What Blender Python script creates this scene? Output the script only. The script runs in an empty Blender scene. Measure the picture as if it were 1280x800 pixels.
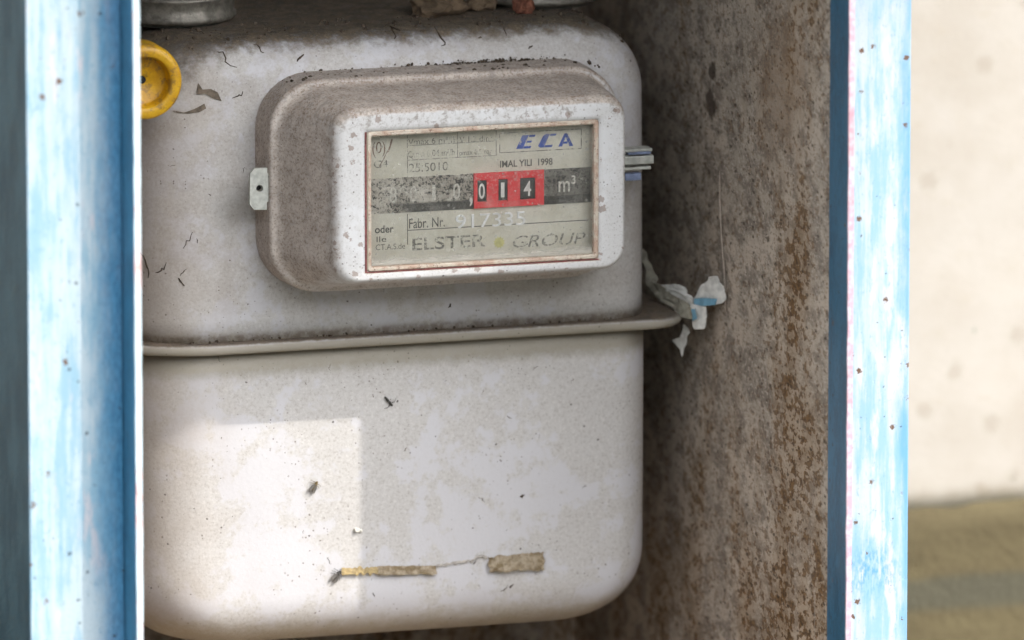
import bpy, bmesh, math, random
from mathutils import Vector, Matrix, noise as mnoise
from mathutils.bvhtree import BVHTree
R = math.radians
MM = 0.001
rnd = random.Random(7)
SC = bpy.context.scene
COL = SC.collection

# ------------------------------------------------------------------ camera
TH, PH, DIST = R(17.4), R(11.0), 4.0
target = Vector((38.3, 0, 2.1)) * MM
vdir = Vector((math.sin(TH)*math.cos(PH), math.cos(TH)*math.cos(PH), -math.sin(PH)))
cam_d = bpy.data.cameras.new('camera'); cam = bpy.data.objects.new('camera', cam_d); COL.objects.link(cam)
cam.location = target - vdir*DIST
cam.rotation_euler = vdir.to_track_quat('-Z', 'Y').to_euler()
cam_d.sensor_width = 36; cam_d.lens = 400
cam_d.clip_start = 0.05; cam_d.clip_end = 500
cam_d.dof.use_dof = True; cam_d.dof.focus_distance = DIST - 0.05; cam_d.dof.aperture_fstop = 10.0
SC.camera = cam

# ------------------------------------------------------------------ light
S = Vector((0.877, -1.0, 1.38)).normalized()
world = bpy.data.worlds.new('World'); SC.world = world; world.use_nodes = True
wt = world.node_tree; wt.nodes.clear()
sky = wt.nodes.new('ShaderNodeTexSky'); sky.sky_type = 'NISHITA'; sky.sun_disc = False
sky.sun_elevation = math.asin(S.z); sky.sun_rotation = math.atan2(S.x, S.y)
sky.air_density = 1.0; sky.dust_density = 1.6; sky.ozone_density = 0.6
hs = wt.nodes.new('ShaderNodeHueSaturation'); hs.inputs['Saturation'].default_value = 0.14
bg = wt.nodes.new('ShaderNodeBackground'); bg.inputs['Strength'].default_value = 0.15
wo = wt.nodes.new('ShaderNodeOutputWorld')
wt.links.new(sky.outputs[0], hs.inputs['Color']); wt.links.new(hs.outputs[0], bg.inputs[0]); wt.links.new(bg.outputs[0], wo.inputs[0])
sun_d = bpy.data.lights.new('sun', 'SUN'); sun = bpy.data.objects.new('sun', sun_d); COL.objects.link(sun)
sun_d.energy = 0.62; sun_d.angle = R(0.5); sun_d.color = (1.0, 0.94, 0.85)
sun.rotation_euler = S.to_track_quat('Z', 'Y').to_euler(); sun.location = (0.6, -0.8, 0.8)
SC.view_settings.view_transform = 'Standard'; SC.view_settings.look = 'None'
SC.view_settings.exposure = 2.4; SC.view_settings.gamma = 1.0
SC.view_settings.use_curve_mapping = False
SC.cycles.max_bounces = 4; SC.cycles.diffuse_bounces = 3; SC.cycles.glossy_bounces = 2; SC.cycles.transparent_max_bounces = 6
SC.cycles.use_adaptive_sampling = True; SC.cycles.adaptive_threshold = 0.03

# ------------------------------------------------------------------ material helper
class Mat:
    def __init__(s, name, rough=0.6, metallic=0.0, spec=0.5):
        s.m = bpy.data.materials.new(name); s.m.use_nodes = True
        s.t = s.m.node_tree; s.t.nodes.clear()
        s.out = s.n('OutputMaterial'); s.b = s.n('BsdfPrincipled')
        s.l(s.b.outputs[0], s.out.inputs[0])
        s.b.inputs['Roughness'].default_value = rough; s.b.inputs['Metallic'].default_value = metallic
        s.b.inputs['Specular IOR Level'].default_value = spec
        g = s.n('NewGeometry')
        v = s.n('VectorMath'); v.operation = 'SCALE'; v.inputs['Scale'].default_value = 1000.0
        s.l(g.outputs['Position'], v.inputs[0]); s.pos = v.outputs[0]; s.nor = g.outputs['Normal']
        sp = s.n('SeparateXYZ'); s.l(s.pos, sp.inputs[0]); s.x, s.y, s.z = sp.outputs
        sn = s.n('SeparateXYZ'); s.l(s.nor, sn.inputs[0]); s.nx, s.ny, s.nz = sn.outputs
    def n(s, k): return s.t.nodes.new('ShaderNode'+k)
    def l(s, a, b): s.t.links.new(a, b)
    def put(s, v, sock):
        if hasattr(v, 'is_linked'): s.l(v, sock)
        elif isinstance(v, (tuple, list)) and len(v) == 3 and len(sock.default_value) == 4: sock.default_value = (*v, 1)
        else: sock.default_value = v
    def stretch(s, sx, sy, sz, off=(0, 0, 0)):
        m = s.n('Mapping'); m.inputs['Scale'].default_value = (sx, sy, sz); m.inputs['Location'].default_value = off
        s.l(s.pos, m.inputs[0]); return m.outputs[0]
    def noise(s, size, detail=4, rough=0.55, vec=None, dist=0.0):
        k = s.n('TexNoise'); k.inputs['Scale'].default_value = 1.0/size; k.inputs['Detail'].default_value = detail
        k.inputs['Roughness'].default_value = rough; k.inputs['Distortion'].default_value = dist
        s.l(vec or s.pos, k.inputs['Vector']); return k.outputs['Fac']
    def voro(s, size, vec=None, feature='F1', rand=1.0):
        k = s.n('TexVoronoi'); k.feature = feature; k.inputs['Scale'].default_value = 1.0/size
        k.inputs['Randomness'].default_value = rand
        s.l(vec or s.pos, k.inputs['Vector']); return k.outputs
    def math(s, op, a, b=0.0, c=None, clamp=False):
        k = s.n('Math'); k.operation = op; k.use_clamp = clamp
        s.put(a, k.inputs[0]); s.put(b, k.inputs[1])
        if c is not None: s.put(c, k.inputs[2])
        return k.outputs[0]
    def mul(s, a, b): return s.math('MULTIPLY', a, b)
    def add(s, a, b): return s.math('ADD', a, b)
    def step(s, v, lo, hi, a=0.0, b=1.0):
        k = s.n('MapRange'); k.interpolation_type = 'SMOOTHSTEP'
        s.put(v, k.inputs[0]); k.inputs[1].default_value = lo; k.inputs[2].default_value = hi
        k.inputs[3].default_value = a; k.inputs[4].default_value = b
        return k.outputs[0]
    def mix(s, f, a, b):
        k = s.n('Mix'); k.data_type = 'RGBA'
        s.put(f, k.inputs[0]); s.put(a, k.inputs[6]); s.put(b, k.inputs[7]); return k.outputs[2]
    def specks(s, size, thr, keep, vec=None, warp=None):
        """irregular specks: voronoi cells of `size` mm, a random part `keep` of them holding a spot"""
        v = s.voro(size, vec); sep = s.n('SeparateColor'); s.l(v['Color'], sep.inputs[0])
        on = s.math('LESS_THAN', sep.outputs[0], keep)
        rad = s.mul(sep.outputs[1], thr)
        d = v['Distance']
        if not hasattr(s, 'ragged'): s.ragged = s.noise(0.8, 2, 0.6)
        nz = s.ragged
        d = s.add(d, s.mul(s.math('SUBTRACT', nz, 0.5), thr*2.2))
        inside = s.step(s.math('SUBTRACT', rad, d), -0.015, 0.02)
        return s.mul(on, inside)
    def blob(s, x, y, z, r, soft=0.5, warp=1.0, wsize=3.0):
        """stain about a point of the object, ragged outline"""
        k = s.n('VectorMath'); k.operation = 'DISTANCE'; s.l(s.pos, k.inputs[0]); k.inputs[1].default_value = (x, y, z)
        d = s.add(k.outputs['Value'], s.mul(s.math('SUBTRACT', s.noise(wsize, 4, 0.65), 0.5), r*2*warp))
        return s.step(d, r*(1-soft), r*(1+soft*0.3), 1.0, 0.0)
    def color(s, c): s.put(c, s.b.inputs['Base Color'])
    def rough(s, r): s.put(r, s.b.inputs['Roughness'])
    def bump(s, h, dist=0.3, strength=1.0):
        k = s.n('Bump'); k.inputs['Distance'].default_value = dist*MM; k.inputs['Strength'].default_value = strength
        s.l(h, k.inputs['Height']); s.l(k.outputs[0], s.b.inputs['Normal'])

def plain(name, c, rough=0.6, metallic=0.0, vary=0.15, size=2.0):
    m = Mat(name, rough, metallic)
    n = m.noise(size, 4)
    m.color(m.mix(m.step(n, 0.3, 0.7), tuple(v*(1-vary) for v in c), tuple(min(1, v*(1+vary)) for v in c)))
    m.bump(n, 0.1); return m.m

# painted steel of the meter: dusty grey white enamel with film of dirt, specks and scratches
def enamel(name, cover=False):
    m = Mat(name, 0.5, 0.0, 0.4)
    clean = (0.575, 0.565, 0.585) if not cover else (0.66, 0.655, 0.66)
    film = (0.525, 0.505, 0.485)
    big = m.noise(40, 4, 0.6, dist=0.5); mid = m.noise(7, 5, 0.7)
    f = m.step(m.add(m.mul(big, 0.65), m.mul(mid, 0.4)), 0.475, 0.535)
    c = m.mix(m.mul(f, 0.35 if cover else 0.85), clean, film)
    grain = m.noise(1.0, 3, 0.8)
    c = m.mix(m.mul(m.step(grain, 0.52, 0.66), m.add(m.mul(f, 0.34), 0.05)), c, (0.27, 0.235, 0.205))
    c = m.mix(m.mul(m.step(grain, 0.44, 0.36), m.mul(f, 0.4)), c, (0.70, 0.68, 0.66))
    # brown grime that has settled on everything that faces up, thick at the back
    n2 = m.noise(5, 6, 0.7); n3 = m.noise(1.2, 4, 0.75)
    if cover:
        up = m.step(m.add(m.nz, m.mul(m.math('SUBTRACT', n2, 0.5), 0.55)), 0.12, 0.46)
        side = m.mul(m.step(m.add(m.x, m.mul(m.math('SUBTRACT', n2, 0.5), 9)), -36.0, -41.0), 0.86)
        low = m.mul(m.step(m.add(m.z, m.mul(m.math('SUBTRACT', n2, 0.5), 8)), 26.5, 23.5), 0.55)
        g = m.math('MAXIMUM', m.math('MAXIMUM', up, side), low)
        g = m.mul(g, m.step(n3, 0.2, 0.6, 0.8, 1.0))
        c = m.mix(m.mul(g, m.step(grain, 0.38, 0.5, 0.7, 1.0)), c, m.mix(m.step(n2, 0.35, 0.65), (0.36, 0.29, 0.24), (0.55, 0.475, 0.41)))
    else:
        up = m.step(m.add(m.nz, m.mul(m.math('SUBTRACT', n2, 0.5), 0.7)), 0.62, 0.95)
        left = m.mul(m.step(m.add(m.x, m.mul(m.math('SUBTRACT', m.noise(20, 5), 0.5), 45)), -55, -100), 0.62)
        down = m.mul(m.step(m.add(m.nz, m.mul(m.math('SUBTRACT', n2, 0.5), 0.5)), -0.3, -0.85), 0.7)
        tl = m.mul(m.step(m.add(m.add(m.mul(m.z, 0.8), m.mul(m.x, -0.55)), m.mul(m.math('SUBTRACT', m.noise(14, 6, 0.7), 0.5), 42)), 113, 128), 0.85)
        c = m.mix(m.mul(m.math('MAXIMUM', left, 0.0), m.step(n3, 0.2, 0.7, 0.7, 1.0)), c, (0.36, 0.29, 0.23))
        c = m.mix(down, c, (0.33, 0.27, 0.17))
        hi = m.mul(m.step(m.z, -4, 25), m.step(m.add(m.mul(m.noise(12, 5, 0.68), .6), m.mul(n3, .4)), 0.44, 0.60))
        c = m.mix(m.mul(hi, 0.34), c, (0.33, 0.28, 0.245))
        g = m.math('MAXIMUM', up, tl)
        c = m.mix(m.mul(g, m.step(n3, 0.15, 0.6, 0.75, 1.0)), c, m.mix(m.step(n2, 0.35, 0.62), (0.028, 0.022, 0.015), (0.12, 0.09, 0.06)))
        c = m.mix(m.mul(g, m.mul(m.step(n3, 0.5, 0.62), 0.6)), c, (0.30, 0.24, 0.175))
        # ring of dirt caught along the seam
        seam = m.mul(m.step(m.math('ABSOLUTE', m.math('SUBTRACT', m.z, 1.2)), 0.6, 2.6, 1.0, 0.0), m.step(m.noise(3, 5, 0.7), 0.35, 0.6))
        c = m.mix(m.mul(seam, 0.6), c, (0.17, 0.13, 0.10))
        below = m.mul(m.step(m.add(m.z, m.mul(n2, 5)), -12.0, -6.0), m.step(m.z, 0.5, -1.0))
        c = m.mix(m.mul(below, 0.9), c, (0.30, 0.27, 0.215))  # dirt band under the flange, made darker to deepen the shadow there
    s1 = m.specks(1.3, 0.26, 0.26); s2 = m.specks(4.6, 0.085, 0.22)
    s3 = s2
    zone = m.step(m.noise(24, 2), 0.45, 0.62, 0.08, 0.9)
    c = m.mix(m.mul(s1, m.mul(zone, 0.8)), c, (0.10, 0.075, 0.055))
    c = m.mix(m.mul(m.math('MAXIMUM', s2, s3), 0.85), c, (0.055, 0.042, 0.035))
    if cover:
        c = m.mix(m.mul(g, m.mul(m.step(grain, 0.53, 0.63), 0.6)), c, (0.13, 0.09, 0.065))
        c = m.mix(m.blob(62.5, -40, 82.5, 2.0, 0.3, 0.8, 2.0), c, (0.10, 0.045, 0.02))
        edge = m.mul(m.specks(3.0, 0.4, 0.5), m.mul(m.step(m.y, -38.5, -40), 0.6))
        band = m.mul(m.step(m.z, 80.0, 82.0), m.step(m.noise(2.5, 5, 0.75), 0.5, 0.62))
        c = m.mix(m.mul(band, 0.7), c, (0.27, 0.235, 0.21))
        c = m.mix(edge, c, (0.20, 0.12, 0.08))
    m.color(c)
    m.rough(m.step(m.add(m.mul(mid, 0.5), m.mul(grain, 0.5)), 0.3, 0.7, 0.4, 0.75))
    h = m.add(m.mul(m.noise(1.6, 3, 0.65), 0.35), m.mul(m.noise(30, 1), 4.0))
    m.bump(h, 0.32, 0.8)
    return m.m
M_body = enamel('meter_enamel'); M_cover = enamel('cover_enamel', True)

def blue_paint(name, fade):
    """old blue gloss paint, chalked white where the weather reaches it"""
    m = Mat(name, 0.42, 0.0, 0.5)
    st = m.stretch(1.0, 1.0, 0.07)
    streak = m.noise(3.2, 5, 0.68, st); fine = m.noise(0.9, 4, 0.7, m.stretch(1, 1, 0.3)); cloud = m.noise(22, 6, 0.68, m.stretch(1, 1, 0.5))
    deep = m.mix(m.step(m.add(m.mul(cloud, .5), m.mul(fine, .5)), 0.4, 0.6), (0.004, 0.06, 0.12), (0.014, 0.13, 0.24))
    hi = (0.44, 0.475, 0.50) if fade > 0.9 else (0.42, 0.505, 0.555)
    chalk = m.mix(m.step(m.add(m.mul(streak, .5), m.mul(cloud, .5)), 0.42, 0.56), (0.24, 0.39, 0.49), hi)
    chalk = m.mix(m.mul(m.step(m.noise(9, 5, 0.65, m.stretch(1, 1, 0.25, (31, 5, 8))), 0.55, 0.66), 0.6), chalk, (0.60, 0.51, 0.51))
    scuff = m.step(m.noise(1.6, 4, 0.75, m.stretch(1, 1, 0.5)), 0.57, 0.66)
    chalk = m.mix(m.mul(scuff, 0.55), chalk, (0.17, 0.31, 0.42))
    mask = m.add(m.mul(streak, 0.45), m.add(m.mul(fine, 0.25), m.mul(cloud, 0.6)))
    front = m.step(m.ny, -0.55, -0.9)
    lo = 0.55 - 0.35*fade
    a = m.step(mask, lo, lo + 0.22)
    a = m.mul(a, m.step(front, 0, 1, 0.06, 1.0))
    c = m.mix(a, deep, chalk)
    if fade > 0.9:   # right post: paint survives on the outer edge, at its top and in a rubbed spot
        ed = m.step(m.add(m.x, m.mul(m.math('SUBTRACT', m.noise(8, 5, 0.65, m.stretch(1, 1, 0.25)), 0.5), 16)), 135.0, 142.5)
        tp = m.mul(m.step(m.add(m.z, m.mul(m.math('SUBTRACT', cloud, 0.5), 70)), 112, 165), m.step(fine, 0.3, 0.7, 0.4, 1.0))
        sp = m.mul(m.blob(127.5, -128, -68, 12, 0.8, 0.7, 6), m.step(fine, 0.42, 0.62))
        k = m.mul(m.math('MAXIMUM', m.math('MAXIMUM', m.mul(ed, 0.8), m.mul(tp, 0.8)), m.mul(sp, 0.9)), front)
        c = m.mix(k, c, (0.10, 0.29, 0.47))
    if fade <= 0.9:  # left post: weathered towards the outside, sound blue paint beside the opening
        e = m.step(m.add(m.x, m.mul(m.math('SUBTRACT', m.noise(5, 5, 0.65, m.stretch(1, 1, 0.3)), 0.5), 9)), -153, -141)
        c = m.mix(m.mul(m.mul(e, front), 0.9), c, m.mix(m.step(fine, .4, .6), (0.02, 0.15, 0.30), (0.05, 0.24, 0.44)))
    chips = m.specks(6, 0.22, 0.55)
    dots = m.specks(3.0, 0.26, 0.30)
    c = m.mix(m.mul(dots, 0.8), c, (0.03, 0.035, 0.04))
    c = m.mix(m.mul(chips, m.step(cloud, 0.44, 0.50)), c, (0.13, 0.07, 0.045))
    scr = m.mul(m.step(m.noise(7, 2, 0.5, m.stretch(2.2, 1, 0.9), dist=2.5), 0.495, 0.505), m.step(m.noise(7, 2, 0.5, m.stretch(2.2, 1, 0.9), dist=2.5), 0.515, 0.505))
    c = m.mix(m.mul(scr, m.mul(m.step(cloud, 0.5, 0.6), 0.5)), c, (0.10, 0.16, 0.20))
    m.color(c)
    m.rough(m.step(a, 0, 1, 0.36, 0.55))
    m.bump(m.add(m.mul(fine, 0.3), m.mul(chips, -0.6)), 0.25, 0.6)
    return m.m
M_blue_r = blue_paint('faded_blue_paint', 1.0); M_blue_l = blue_paint('blue_paint', 0.75)

def edge_paint():
    m = Mat('worn_fringe_paint', 0.5)
    n = m.noise(9, 5, 0.7, m.stretch(1, 1, 0.5)); k = m.noise(2.5, 4, 0.7)
    c = m.mix(m.step(n, 0.5, 0.6), (0.60, 0.72, 0.78), (0.70, 0.52, 0.52))
    c = m.mix(m.mul(m.step(n, 0.58, 0.66), m.step(k, 0.45, 0.6)), c, (0.35, 0.10, 0.05))
    c = m.mix(m.mul(m.step(m.x, 0, 10), m.step(k, .35, .6, .5, .9)), c, (0.46, 0.27, 0.33))  # pink on the right lip stands in for a lens colour fringe
    m.color(c); m.bump(k, 0.3); return m.m
M_edge = edge_paint()

def side_teal():
    m = Mat('side_teal_paint', 0.5)
    n = m.noise(12, 5, 0.6, m.stretch(1, 1, 0.4)); k = m.noise(3, 4, 0.7)
    c = m.mix(m.step(n, 0.35, 0.65), (0.008, 0.034, 0.05), (0.026, 0.066, 0.085))
    c = m.mix(m.mul(m.step(k, 0.56, 0.66), 0.6), c, (0.03, 0.04, 0.035))
    m.color(c); m.bump(k, 0.3); return m.m
M_teal = side_teal()

def galvanised():
    m = Mat('rusty_sheet', 0.72, 0.0, 0.3)
    big = m.noise(38, 4, 0.6); mid = m.noise(6, 4, 0.65, m.stretch(1, 0.5, 0.8)); fine = m.noise(1.5, 3, 0.75, m.stretch(1, 0.5, 1))
    c = m.mix(m.step(big, 0.35, 0.65), (0.37, 0.315, 0.26), (0.54, 0.46, 0.38))
    c = m.mix(m.mul(m.step(mid, 0.45, 0.60), 0.72), c, (0.17, 0.142, 0.118))
    c = m.mix(m.mul(m.step(fine, 0.52, 0.66), 0.65), c, (0.60, 0.53, 0.46))
    c = m.mix(m.mul(m.step(fine, 0.46, 0.36), 0.55), c, (0.15, 0.12, 0.095))
    # rust: columns and clusters, heaviest towards the open front of the box and low down
    amt = m.add(m.step(m.y, 30, -118, 0.0, 0.16), m.step(m.z, 60, -125, 0.0, 0.12))
    clus = m.add(m.noise(15, 4, 0.6, m.stretch(1, 0.5, 0.16)), m.mul(m.noise(24, 2), 0.25))
    where = m.step(m.add(clus, amt), 0.66, 0.98)
    rn = m.noise(2.1, 3, 0.66, m.stretch(1, 0.45, 0.75))
    r = m.step(m.add(rn, m.mul(where, 0.10)), 0.575, 0.615)
    c = m.mix(m.mul(where, 0.5), c, (0.34, 0.22, 0.115))
    c = m.mix(m.mul(r, m.add(m.mul(where, 0.45), 0.5)), c, m.mix(m.step(fine, 0.38, 0.62), (0.075, 0.04, 0.018), (0.20, 0.105, 0.035)))
    d1 = m.specks(4.2, 0.30, 0.32, m.stretch(1, 0.42, 0.8)); d2 = m.specks(2.2, 0.30, 0.25, m.stretch(1, 0.45, 1))
    c = m.mix(m.mul(m.math('MAXIMUM', d1, d2), 0.75), c, (0.055, 0.036, 0.022))
    sc = m.mul(m.step(m.noise(6.0, 2, 0.5, m.stretch(1, 1.0, 0.03)), 0.63, 0.72), m.step(m.noise(30, 2), 0.45, 0.6))
    c = m.mix(m.mul(sc, 0.35), c, (0.56, 0.51, 0.46))
    rb = m.blob(112.6, -75, 95, 34, 0.9, 0.9, 9)
    c = m.mix(m.mul(rb, m.step(fine, .4, .6, .25, .6)), c, (0.23, 0.13, 0.06))
    hole = m.math('MAXIMUM', m.blob(112.6, 3, 75, 6.5, 0.4, 1.0, 4), m.blob(112.6, 1, 87, 4, 0.4, 1.2, 5))
    c = m.mix(m.mul(hole, 0.85), c, (0.045, 0.03, 0.022))
    m.color(c); m.bump(m.add(m.mul(fine, 1.0), m.mul(mid, 0.6)), 0.4, 0.9)
    return m.m
M_sheet = galvanised()

def plaster():
    m = Mat('cream_plaster', 0.9, 0, 0.2)
    n = m.noise(30, 6, 0.6); k = m.noise(5, 5, 0.7, m.stretch(0.5, 1, 1)); h = m.noise(2.2, 4, 0.7)
    c = m.mix(m.step(n, 0.3, 0.7), (0.415, 0.365, 0.31), (0.465, 0.42, 0.37))
    c = m.mix(m.mul(m.step(k, 0.55, 0.7), 0.35), c, (0.40, 0.34, 0.26))
    c = m.mix(m.mul(m.specks(20, 0.17, 0.55), 0.8), c, (0.16, 0.18, 0.13))
    c = m.mix(m.mul(m.specks(13, 0.35, 0.4), 0.4), c, (0.30, 0.25, 0.19))
    c = m.mix(m.mul(m.step(m.add(m.z, m.mul(n, 12)), -96, -108), .75), c, (0.20, 0.165, 0.10))
    m.color(c); m.bump(m.add(m.mul(k, 0.4), m.mul(h, 0.5)), 0.6, 0.6); return m.m
def plinth_mat():
    m = Mat('brown_plinth', 0.9, 0, 0.2)
    n = m.noise(16, 6, 0.6, m.stretch(0.3, 1, 1)); k = m.noise(3, 5, 0.7)
    c = m.mix(m.step(n, 0.3, 0.7), (0.095, 0.074, 0.04), (0.135, 0.108, 0.058))
    c = m.mix(m.mul(m.step(k, 0.5, 0.7), 0.4), c, (0.08, 0.065, 0.036))
    w = m.add(m.z, m.mul(m.math('SUBTRACT', n, .5), 5))      # worn grey band
    c = m.mix(m.mul(m.mul(m.step(w, -154, -149), m.step(w, -137, -141)), .8), c, (0.085, 0.08, 0.058))
    m.color(c); m.bump(k, 0.8); return m.m
M_plaster, M_plinth = plaster(), plinth_mat()

# ------------------------------------------------------------------ object helpers (all shapes are given in millimetres)
def mesh_obj(name, verts, faces, mat, parent=None, smooth=False, base=None):
    b = Vector((0, 0, 0)) if base is None and parent is None else (Vector(base) if base is not None else Vector(parent['_b']))
    me = bpy.data.meshes.new(name)
    me.from_pydata([(Vector(v) - b)*MM for v in verts], [], faces)
    bm = bmesh.new(); bm.from_mesh(me); bmesh.ops.recalc_face_normals(bm, faces=bm.faces); bm.to_mesh(me); bm.free()
    if smooth: me.polygons.foreach_set('use_smooth', [(smooth != 'front' or p.normal.y < -0.7) for p in me.polygons])
    me.materials.append(mat)
    o = bpy.data.objects.new(name, me); COL.objects.link(o)
    o['_b'] = tuple(b)
    if parent is not None: o.parent = parent
    else: o.location = b*MM
    return o
def tag(o, label, cat=None, group=None, kind=None):
    if label: o['label'] = label
    if cat: o['category'] = cat
    if group: o['group'] = group
    if kind: o['kind'] = kind
    return o
def thing(name, base, label, cat, group=None):
    o = bpy.data.objects.new(name, None); COL.objects.link(o); o.location = Vector(base)*MM
    o.empty_display_size = 0.02; o['_b'] = tuple(float(v) for v in base)
    return tag(o, label, cat, group)
def rrect(x0, x1, y0, y1, r, n=8, rr=None):
    """rounded rectangle outline, counter-clockwise"""
    r = max(min(r, (x1-x0)/2-1e-3, (y1-y0)/2-1e-3), 1e-3); p = []; q = r if rr is None else rr
    for cx, cy, a0, r in ((x1-q, y1-q, 0, q), (x0+r, y1-r, 90, r), (x0+r, y0+r, 180, r), (x1-q, y0+q, 270, q)):
        for i in range(n+1):
            a = R(a0 + 90*i/n); p.append((cx+r*math.cos(a), cy+r*math.sin(a)))
    return p
def loft(rings, cap0=True, cap1=True, closed=False):
    n = len(rings[0]); V = [p for r in rings for p in r]; F = []
    m = len(rings)
    for i in range(m if closed else m-1):
        a, b = i*n, ((i+1) % m)*n
        for j in range(n):
            k = (j+1) % n; F.append((a+j, a+k, b+k, b+j))
    if not closed:
        if cap0: F.append(tuple(range(n-1, -1, -1)))
        if cap1: F.append(tuple(range((m-1)*n, m*n)))
    return V, F
def box_v(x0, x1, y0, y1, z0, z1, bev=0.4):
    bm = bmesh.new()
    vs = [bm.verts.new((x, y, z)) for x in (x0, x1) for y in (y0, y1) for z in (z0, z1)]
    for f in ((0,1,3,2), (4,6,7,5), (0,4,5,1), (2,3,7,6), (0,2,6,4), (1,5,7,3)): bm.faces.new([vs[i] for i in f])
    bmesh.ops.recalc_face_normals(bm, faces=bm.faces)
    if bev > 0: bmesh.ops.bevel(bm, geom=bm.edges[:], offset=min(bev, 0.3*min(x1-x0, y1-y0, z1-z0)), segments=2, affect='EDGES', profile=0.6)
    bm.verts.index_update()
    V = [v.co[:] for v in bm.verts]; F = [tuple(v.index for v in f.verts) for f in bm.faces]; bm.free(); return V, F
def box(name, b, mat, parent, bev=0.4):
    V, F = box_v(*b, bev=bev); return mesh_obj(name, V, F, mat, parent)
def tube(path, rad, n=8, cap=True):
    P = [Vector(p) for p in path]; rings = []; up = None
    for i, p in enumerate(P):
        t = (P[min(i+1, len(P)-1)] - P[max(i-1, 0)]).normalized()
        if up is None: up = Vector((0, 0, 1)) if abs(t.z) < 0.9 else Vector((1, 0, 0))
        u = (up - t*up.dot(t)).normalized(); w = t.cross(u); up = u
        r = rad[i] if isinstance(rad, (list, tuple)) else rad
        rings.append([tuple(p + (u*math.cos(2*math.pi*j/n) + w*math.sin(2*math.pi*j/n))*r) for j in range(n)])
    return loft(rings, cap, cap)
def lathe(prof, axis, center, n=40, lobes=0, lobe_amp=0):
    """profile of (radius, height) about an axis 'z' or 'y' through center"""
    rings = []
    for r, h in prof:
        ring = []
        for j in range(n):
            a = 2*math.pi*j/n; rr = r*(1 + (lobe_amp*math.cos(lobes*a) if lobes else 0))
            c, s_ = rr*math.cos(a), rr*math.sin(a)
            ring.append((center[0]+c, center[1]+s_, center[2]+h) if axis == 'z' else (center[0]+c, center[1]+h, center[2]+s_))
        rings.append(ring)
    return loft(rings, True, True)
def prism(poly, y0, y1):
    """polygon in x,z given thickness from y0 (front) to y1"""
    return loft([[(x, y0, z) for x, z in poly], [(x, y1, z) for x, z in poly]])
def merge(parts):
    V, F = [], []
    for v, f in parts:
        k = len(V); V += list(v); F += [tuple(i+k for i in q) for q in f]
    return V, F

# ------------------------------------------------------------------ unseen ground, with a dark bank added behind the camera to block low sky
def dark_ground():
    m = Mat('dark_ground', 0.9); n = m.noise(120, 4); m.color(m.mix(m.step(n, .3, .7), (0.035, 0.04, 0.03), (0.055, 0.06, 0.05))); return m.m
GP = [(400, -900), (-5500, -900), (-6500, -300), (-8500, 2000), (-10500, 3600), (-14000, 4400), (-40000, 4600)]
g = mesh_obj('ground_shade_bank', [(x, y, z) for y, z in GP for x in (-30000, 30000)], [(2*i, 2*i+1, 2*i+3, 2*i+2) for i in range(len(GP)-1)], dark_ground()); g['kind'] = 'structure'

# ------------------------------------------------------------------ the wall behind
wall = thing('plaster_wall', (250, 165, -900), 'sunlit cream plaster wall with brown plinth behind the blue cabinet', 'wall')
def rough_wall(x0, x1, z0, z1, y, thick, amp, nx, nz, lipped=False):
    V, F = [], []
    for i in range(nx+1):
        for j in range(nz+1):
            x = x0+(x1-x0)*i/nx; z = z0+(z1-z0)*j/nz
            d = amp*mnoise.noise(Vector((x/45, 0, z/30))) + 0.4*amp*mnoise.noise(Vector((x/13, 3, z/11)))
            zz = z + (1.6*mnoise.noise(Vector((x/26, 9, 0))) if j == 0 and lipped else 0)
            V.append((x, y + d + (0.6 if j == 0 and lipped else 0), zz))
    for i in range(nx):
        for j in range(nz):
            a = i*(nz+1)+j; F.append((a, a+nz+1, a+nz+2, a+1))
    k = len(V)
    V += [(x0, y+thick, z0), (x1, y+thick, z0), (x1, y+thick, z1), (x0, y+thick, z1)]
    F.append(tuple([i*(nz+1) for i in range(nx, -1, -1)] + [k, k+1]))
    F.append((k, k+3, k+2, k+1))
    F.append(tuple([i*(nz+1)+nz for i in range(nx+1)] + [k+2, k+3]))
    F.append(tuple([j for j in range(nz+1)] + [k+3, k]))
    F.append(tuple([nx*(nz+1)+j for j in range(nz, -1, -1)] + [k+1, k+2]))
    return V, F
V, F = rough_wall(-600, 700, -115, 500, 165, 140, 0.5, 130, 70, True); mesh_obj('plaster', V, F, M_plaster, wall, 'front')
V, F = rough_wall(-600, 700, -900, -108, 165.4, 70, 0.5, 90, 60); mesh_obj('plinth', V, F, M_plinth, wall, 'front')

# ------------------------------------------------------------------ the cabinet
M_pipe_dark = plain('low_bounce_rust', (0.10, 0.075, 0.055), .85, vary=.4, size=8)
cab = thing('meter_cabinet', (0, 10, -175), 'weathered blue steel cabinet with rusty inside standing open around the gas meter', 'cabinet')
def panel(name, b, mat, bev=0.3):
    return box(name, b, mat, cab, bev)
p = panel('side_panel', (112.6, 114.2, -127.4, 159, -174, 364.5), M_sheet); p['label'] = 'rust-stained inner side panel right of the meter'
p = panel('side_panel', (-172.4, -171.0, -130, 159, -174, 364.5), M_teal); p['label'] = 'dark teal outer side panel'
panel('inner_panel', (-141.6, -140.2, -129, 157, -174, 364.5), M_pipe_dark)  # out of view, kept dark to cut bounce light onto the meter
panel('back_panel', (-170.8, 112.4, 157.2, 159, -174, 364.5), M_sheet)
panel('floor_panel', (-170.8, 139, -127, 159, -176.5, -174.3), M_sheet)
# unseen roof, widened and brought forward to shape the sun patch; edge turned down
shade_roof = panel('shade_roof', (-200, 262, -279, 164, 365, 368), M_blue_l)
box('shade_roof_edge', (-200, 262, -281, -279.2, 359, 367.8), M_blue_l, shade_roof, 0.3)
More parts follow.
